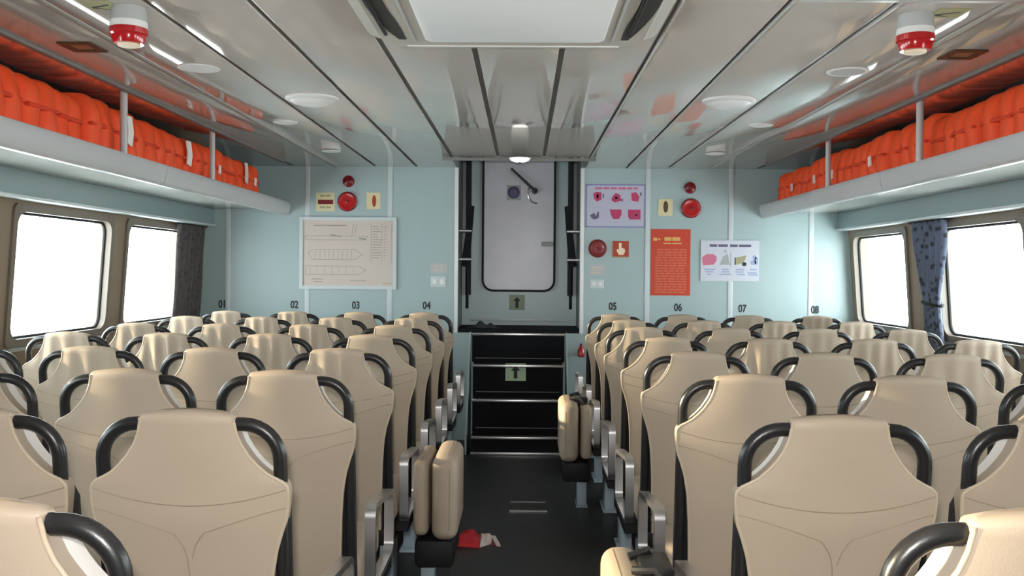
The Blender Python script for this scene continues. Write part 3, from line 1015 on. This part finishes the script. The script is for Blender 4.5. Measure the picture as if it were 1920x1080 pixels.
# ------------------------------------------------------------------ curtains
def curtain(name, side, ya, yb, z0, z1, label, m, tie=None, gather_to=None):
    rows = []
    NY, NZ = 40, 22
    for iz in range(NZ + 1):
        z = z0 + (z1 - z0) * iz / NZ
        sq, cen = 1.0, 0.5
        if tie:
            dz = abs(z - tie)
            sq = 0.48 + 0.52 * min(1, dz / (0.38 if z > tie else 1.6)) ** 1.1
            cen = gather_to
        row = []
        for iy in range(NY + 1):
            u = iy / NY
            yy = ya + (yb - ya) * (cen + (u - cen) * sq)
            dd = 0.05 + 0.016 * math.sin(u * 2 * math.pi * 6 + 0.4 * math.sin(z * 7))
            row.append((wx(side, z, dd), yy, z))
        rows.append(row)
    mb = MB().loft(rows, caps=False, closed_u=False)
    t = thing(name, label, 'curtain', (0, 0, 0))
    o = obj('cloth', mb, m, t)
    s = o.modifiers.new('thickness', 'SOLIDIFY')
    s.thickness = 0.004
    rail = MB().tube([(wx(side, z1, 0.05), ya - 0.02, z1 + 0.004), (wx(side, z1, 0.05), yb + 0.02, z1 + 0.004)], 0.008, 8)
    obj('rail', rail, M['gasket'], t)
    if tie:
        yc = ya + (yb - ya) * gather_to
        hw = (yb - ya) * 0.5 * 0.5
        lp = [(wx(side, tie, 0.05) + 0.032 * math.cos(a), yc + (0.5 - gather_to) * (yb - ya) * 0.48 + hw * 1.02 * math.sin(a), tie + 0.01 * math.sin(a))
              for a in [2 * math.pi * k / 24 for k in range(24)]]
        obj('tie_band', MB().tube(lp, 0.010, 8, closed=True), M['gasket'], t)
    return t


curtain('curtain', -1, 7.0, 7.60, 0.93, 1.685, 'brown grey curtain drawn at the window corner on the framed plan side', M['curtain_brown'])
curtain('curtain', 1, 5.80, 6.32, 0.80, 1.685, 'blue grey patterned curtain tied back on the pillar between two windows', M['curtain_blue'], 1.17, 0.5)

# ------------------------------------------------------------------ passenger seats
TOP = 1.06
LEAN = 0.12


def lean(z):
    return -(z - 0.45) * LEAN


HW = [(0.0, .094), (.010, .099), (.022, .098), (.05, .103), (.075, .113), (.10, .129), (.12, .147), (.135, .164), (.148, .186), (.157, .2055), (.17, .208),
      (.20, .2075), (.232, .2035), (.26, .193), (.30, .181), (.36, .170), (.44, .164), (.54, .160), (.62, .158), (.70, .157)]
TS = [0.0, .003, .008, .016, .03, .045, .06, .075, .09, .105, .118, .130, .140, .148, .155, .165, .18, .20, .215, .232, .25, .27, .30, .34, .39, .45, .52, .60, .66, .70]


def hw(t):
    return float(np.interp(t, [p[0] for p in HW], [p[1] for p in HW]))


def yback(x, t, var):
    w = hw(t)
    u = min(1.0, abs(x) / w)
    y = -0.010 * (1 - u * u) - 0.001
    y -= 0.010 * math.exp(-((t - 0.235) / 0.06) ** 2) * (1 - u * u) * 0.6       # belly under the seam
    if var:
        env = math.exp(-((t - 0.11) / 0.09) ** 2) * (1 - u ** 4)
        ph = (0, 1.1, 2.6)[var]
        y += env * (0.0055 if var == 1 else 0.0042) * math.cos(x * (95 if var == 1 else 75) + ph + t * 3 * math.copysign(1, x))
    return y


def cover_mesh(var):
    rings = []
    for k, t in enumerate(TS):
        w = hw(t)
        thick = 0.052 if t < .2 else 0.046
        sc = (0.25, 0.62, 0.88)[k] if k < 3 else 1.0
        ring = []
        NU = 26
        c = 0.021

        def zz(x):
            return TOP - t - 0.010 * (x / 0.1) ** 2 * max(0, 1 - t / 0.03)
        for i in range(NU + 1):
            u = -1 + 2 * i / NU
            u = math.copysign(abs(u) ** 0.85, u)
            x = u * w * (1 if abs(u) < 0.999 else 0.995)
            z = zz(x)
            y = c + (yback(x, t, var) + 0.001 - c) * sc
            ring.append((x, y + lean(z), z))
        for i in range(9):
            u = 1 - 2 * i / 8
            x = u * w * 0.995
            z = zz(x)
            y = c + (thick - 0.012 - c + 0.014 * (1 - u * u)) * sc
            ring.append((x, y + lean(z), z))
        rings.append(ring)
    return MB().loft(rings).mesh('back_cover', M['leather'], 60)


COVER = [cover_mesh(0), cover_mesh(1), cover_mesh(2)]

# tube frame
R_T = 0.0148
tube_pts = []
zt = TOP - 0.033
xs = 0.187
rc = 0.074
tube_pts += [(-xs, 0.30), (-xs, 0.5), (-xs, 0.7), (-xs, 0.82)]
for k in range(9):
    a = math.radians(180 - 90 * k / 8)
    tube_pts.append((-xs + rc + rc * math.cos(a), zt - rc + rc * math.sin(a)))
for k in range(9):
    a = math.radians(90 - 90 * k / 8)
    tube_pts.append((xs - rc + rc * math.cos(a), zt - rc + rc * math.sin(a)))
tube_pts += [(xs, 0.82), (xs, 0.7), (xs, 0.5), (xs, 0.30)]
FRAME = MB().tube([(x, 0.0225 + lean(z), z) for x, z in tube_pts], R_T, 12).mesh('tube_frame', M['black'], 60)

# headrest pad in front of the cover (pale sides show through the arm holes)
rings = []
for t in (0.026, .032, .038, .05, .07, .09, .105, .12, .135, .15, .165, .175):
    w = min(hw(t) - 0.004, 0.166)
    y0, y1 = 0.044, 0.044 + (0.05 if 0.035 < t < 0.17 else 0.025 if t > 0.03 else 0.012)
    z = TOP - t - 0.004
    ring = []
    for (x, y) in ((-w, y0), (-w * .5, y0), (0, y0), (w * .5, y0), (w, y0), (w, (y0 + y1) / 2), (w * .96, y1), (w * .5, y1 + .008), (0, y1 + .010), (-w * .5, y1 + .008), (-w * .96, y1), (-w, (y0 + y1) / 2)):
        ring.append((x, y + lean(z), z))
    rings.append(ring)
PAD = MB().loft(rings).mesh('headrest_pad', M['pad'], 50)

# black shell behind the narrowing cover
rings = []
for z in (0.36, 0.37, 0.45, 0.6, 0.75, 0.85, 0.872, 0.878):
    w = 0.196 if 0.365 < z < 0.87 else 0.185
    y0, y1 = 0.0395, 0.105
    if z < 0.365 or z > 0.875:
        y0, y1 = 0.045, 0.095
    rings.append([(x, y + lean(z), z) for x, y in ((-w, y0), (0, y0), (w, y0), (w, (y0 + y1) / 2), (w * .95, y1), (0, y1 + .01), (-w * .95, y1), (-w, (y0 + y1) / 2))])
SHELL = MB().loft(rings).mesh('backrest_shell', M['shell'], 50)

# seams across the back, and the V seam running down
sm = MB()


def seam(pts):
    out = []
    for x, t in pts:
        x = max(-hw(t) * 0.985, min(hw(t) * 0.985, x))
        z = TOP - t
        out.append((x, yback(x, t, 0) + 0.0010 + lean(z), z))
    sm.tube(out, 0.0012, 6)


seam([(-.204 + .408 * k / 24, .168 + .034 * (1 - ((k - 12) / 12) ** 2)) for k in range(25)])
seam([(-.203 + .17 * k / 16, .212 + .050 * (k / 16) ** 1.2) for k in range(17)] + [(-.024, .272), (-.012, .292), (-.005, .318), (-.002, .36), (0, .42), (0, .6)])
seam([(.203 - .17 * k / 16, .208 + .052 * (k / 16) ** 1.2) for k in range(17)] + [(.024, .270), (.012, .290), (.005, .316)])
SEAM = sm.mesh('seam', M['seam'], 60)

# piping along the arm holes and waist
pp = MB()
for s in (-1, 1):
    out = []
    for k in range(60):
        t = 0.012 + (0.62 - 0.012) * (k / 59) ** 1.35
        z = TOP - t
        x = s * (hw(t) - 0.0015)
        out.append((x, yback(x, t, 0) + 0.0040 + lean(z), z - (0.010 if t < 0.03 else 0) * max(0, 1 - t / 0.03)))
    pp.tube(out, 0.0042, 8)
PIPING = pp.mesh('piping', M['piping'], 60)

CUSH = MB().rbox(-0.198, 0.198, 0.115, 0.53, 0.355, 0.475, r=0.035, seg=4).mesh('seat_cushion', M['leather'], 60)
BASE = MB().rbox(-0.195, 0.195, 0.06, 0.50, 0.285, 0.3535, r=0.012, seg=2).mesh('seat_base', M['shell'])
LEGM = {}
for s in (-1, 1):
    lg = MB()
    lg.rbox(s * 0.15 - 0.028, s * 0.15 + 0.028, 0.20, 0.36, 0.008, 0.284, r=0.008, seg=2)
    lg.rbox(s * 0.15 - 0.04, s * 0.15 + 0.04, 0.14, 0.42, 0.0, 0.0105, r=0.003, seg=1)
    LEGM[s] = lg.mesh('leg', M['legblue'])

# aluminium arm loop on the aisle side
ARM = {}


def arm_pts(w, h, r, dy, dz):
    p = rrect(0.295 + dy, 0.50 + dz, w, h, r, 7)
    return [(y, z - 0.10 * (y - 0.09) if z > 0.45 else z) for y, z in p]


for s in (-1, 1):
    x0 = s * 0.2335 - 0.0165
    po = [(x0, y, z) for y, z in arm_pts(0.43, 0.27, 0.045, 0, 0)]
    pi_ = [(x0, y, z) for y, z in arm_pts(0.39, 0.236, 0.03, 0, 0)]
    ARM[s] = MB().ring(po, pi_, (0.033, 0, 0)).mesh('armrest', M['alu'], 30)
ARMBASE = {s: MB().rbox(min(s * 0.1955, s * 0.248), max(s * 0.1955, s * 0.248), 0.12, 0.46, 0.325, 0.3645, r=0.004, seg=1).mesh('arm_bracket', M['shell']) for s in (-1, 1)}


def make_seat(arm_side):
    t = thing('passenger_seat', '', 'seat')
    obj('back_cover', COVER[0], None, t)
    obj('tube_frame', FRAME, None, t)
    obj('headrest_pad', PAD, None, t, label='pale headrest pad')
    obj('backrest_shell', SHELL, None, t, label='black backrest shell')
    obj('seam', SEAM, None, t)
    obj('piping', PIPING, None, t)
    obj('seat_cushion', CUSH, None, t)
    obj('seat_base', BASE, None, t)
    obj('leg', LEGM[-1], None, t)
    obj('leg', LEGM[1], None, t)
    a = obj('armrest', ARM[arm_side], None, t, label='bright aluminium armrest loop')
    obj('arm_bracket', ARMBASE[arm_side], None, a)
    return t


PITCH = 0.795
ROW0 = 1.175
cols = [(-2.095, '01', 1), (-1.628, '02', 1), (-1.162, '03', 1), (-0.696, '04', 1), (0.652, '05', -1), (1.119, '06', -1), (1.586, '07', -1), (2.053, '08', -1)]
NUMW = ['', 'one', 'two', 'three', 'four', 'five', 'six', 'seven', 'eight']
ORD = ['front', 'second', 'third', 'fourth', 'fifth', 'sixth', 'seventh', 'eighth']
proto = {}
rs = random.Random(11)
for r in range(8):
    Y = ROW0 + PITCH * r
    for x, cn, arm in cols:
        lim = (982 if x < 0 else 938) * Y / F_PX
        if abs(x) - 0.205 > lim:
            continue
        if arm not in proto:
            proto[arm] = make_seat(arm)
            t = proto[arm]
        else:
            t = copy_tree(proto[arm])
        jitter = 0 if r < 2 else 1
        t.location = (x + rs.uniform(-.006, .006) * jitter, Y - lean(TOP) + rs.uniform(-.01, .01) * jitter, 0)
        k = 7 - r
        outer = cn in ('01', '02', '07', '08')
        var = 0 if (r < 3 and not outer) else rs.choice((0, 1, 2) if not outer else (1, 1, 2))
        if r == 7 and not outer:
            var = 0
        for ch in t.children:
            if ch.name.startswith('back_cover'):
                ch.data = COVER[var]
        look = 'beige seat with folded cover' if var else 'smooth beige seat'
        where = 'row nearest the bulkhead' if k == 0 else '%s row from the bulkhead' % ORD[k]
        tag(t, '%s in line with wall number %s, %s' % (look, NUMW[int(cn)], where), 'seat', 'passenger seats')


# ------------------------------------------------------------------ folded aisle jump seats
def make_jump(side, row, label):
    Y = ROW0 + PITCH * row - lean(TOP)
    xa = -0.436 if side < 0 else 0.392     # outer face of the armrest
    i_ = -side                             # towards the aisle centre
    t = thing('folding_aisle_seat', label, 'folding seat', (xa, Y + 0.12, 0), 'folded aisle seats')

    def X(a, b):
        return min(i_ * a, i_ * b), max(i_ * a, i_ * b)
    x0, x1 = X(0.004, 0.066)
    obj('back_pad', MB().rbox(x0, x1, 0.02, 0.40, 0.30, 0.60, r=0.026, seg=4), M['leather'], t, angle=60)
    x0, x1 = X(0.078, 0.182)
    sp = obj('seat_pad', MB().rbox(x0, x1, 0.0, 0.42, 0.285, 0.62, r=0.042, seg=5), M['leather'], t, angle=60)
    xp = i_ * 0.150
    lp = [(xp, y, z) for y, z in rrect(0.21, 0.4525, 0.412, 0.327, 0.05, 7)]
    obj('piping', MB().tube(lp, 0.0035, 6, closed=True), M['seam'], sp)
    x0, x1 = X(0.010, 0.165)
    obj('hinge_box', MB().rbox(x0, x1, 0.03, 0.39, 0.17, 0.283, r=0.02, seg=2), M['shell'], t)
    x0, x1 = X(0.03, 0.13)
    obj('hinge_plate', MB().rbox(x0, x1, 0.08, 0.30, 0.19, 0.20, r=0.003, seg=1), M['shell'], t)
    if side > 0:
        lk = MB()
        lk.tube([(i_ * 0.035, 0.10, 0.590), (i_ * 0.07, 0.12, 0.640), (i_ * 0.12, 0.16, 0.627)], 0.011, 8)
        lk.tube([(i_ * 0.035, 0.30, 0.590), (i_ * 0.07, 0.28, 0.643), (i_ * 0.12, 0.27, 0.627)], 0.011, 8)
        lk.rbox(min(i_ * .02, i_ * .10), max(i_ * .02, i_ * .10), 0.15, 0.30, 0.605, 0.635, r=0.008, seg=2)
        obj('latch', lk, M['black'], t)
    x0, x1 = X(0.02, 0.075)
    pd = MB()
    pd.rbox(x0, x1, 0.18, 0.30, 0.006, 0.1695, r=0.006, seg=2)
    pd.rbox(x0 - 0.006, x1 + 0.006, 0.15, 0.33, 0.0, 0.0065, r=0.002, seg=1)
    obj('pedestal', pd, M['legblue'], t)
    return t


make_jump(-1, 3, 'folded beige aisle seat standing beside the red wrapper')
make_jump(1, 5, 'folded beige aisle seat standing beside the boarding steps')
make_jump(1, 1, 'folded beige aisle seat cut off by the lower picture edge')

# ------------------------------------------------------------------ floor things
hx0, hy0 = 0.035, 5.50
t = thing('floor_hatch_ring', 'two flush bright metal strips in the dark aisle floor', 'floor fitting', (hx0, hy0, 0))
obj('front_bar', MB().rbox(-0.108, 0.108, -0.118, -0.096, 0.0, 0.006, r=0.002, seg=1), M['alu'], t)
obj('rear_bar', MB().rbox(-0.105, 0.105, 0.100, 0.112, 0.0, 0.005, r=0.002, seg=1), M['alu'], t)
obj('hatch_plate', MB().rbox(-0.103, 0.103, -0.095, 0.099, 0.0, 0.002, r=0.0005, seg=1), M['floor'], t)

pk = thing('snack_wrapper', 'crumpled red wrapper with white ends lying on the aisle floor', 'litter', (-0.33, 4.69, 0))


def crumple(x0, x1, d0, d1, hmax, seed, taper=(1, 1)):
    rn = random.Random(seed)
    phs = [rn.uniform(0, 6) for _ in range(4)]
    NX, NY = 14, 10
    top = []
    for i in range(NX + 1):
        u = i / NX
        row = []
        for j in range(NY + 1):
            v = j / NY
            x = x0 + (x1 - x0) * u
            tp = taper[0] + (taper[1] - taper[0]) * u
            yy = (d0 + d1) / 2 + (v - .5) * (d1 - d0) * tp
            z = 0.004 + hmax * (math.sin(math.pi * v) ** 0.7) * (0.45 + 0.4 * math.sin(math.pi * min(1, u * 1.1))) * (
                1 + 0.3 * math.sin(7 * u + phs[0] + 4 * v) + 0.22 * math.sin(13 * v + phs[1] - 6 * u))
            row.append((x, yy, max(z, 0.003)))
        top.append(row)
    mb = MB()
    vs = [p for r_ in top for p in r_] + [(p[0], p[1], 0.0005) for r_ in top for p in r_]
    n = NY + 1
    N = (NX + 1) * n
    fs = []
    for i in range(NX):
        for j in range(NY):
            q = (i * n + j, (i + 1) * n + j, (i + 1) * n + j + 1, i * n + j + 1)
            fs.append(q)
            fs.append(tuple(a + N for a in reversed(q)))
    per = [i * n for i in range(NX + 1)] + [NX * n + j for j in range(1, n)] + [i * n + NY for i in range(NX - 1, -1, -1)] + [j for j in range(NY - 1, 0, -1)]
    for a, b in zip(per, per[1:] + per[:1]):
        fs.append((a, b, b + N, a + N))
    return mb.add(vs, fs)


obj('wrapper_body', crumple(0.0, 0.125, -0.03, 0.19, 0.055, 1, (0.75, 1.0)), M['packred'], pk, angle=30)
obj('wrapper_end', crumple(0.126, 0.18, -0.02, 0.19, 0.045, 2, (1.0, 0.35)), M['packwhite'], pk, angle=30, label='white end of the wrapper')
obj('wrapper_flap', MB().prism([(0.172, 0.17, 0.001), (0.196, 0.16, 0.001), (0.226, 0.0, 0.001), (0.205, 0.01, 0.001)], (0, 0, 0.01)), M['packwhite'], pk, smooth=False, label='white flap of the wrapper')
obj('wrapper_stripe', MB().prism([(0.148, 0.17, 0.001), (0.170, 0.165, 0.001), (0.203, 0.01, 0.001), (0.186, 0.0, 0.001)], (0, 0, 0.004)), M['darkred'], pk, smooth=False)  # dark red strip between the white end and the flap
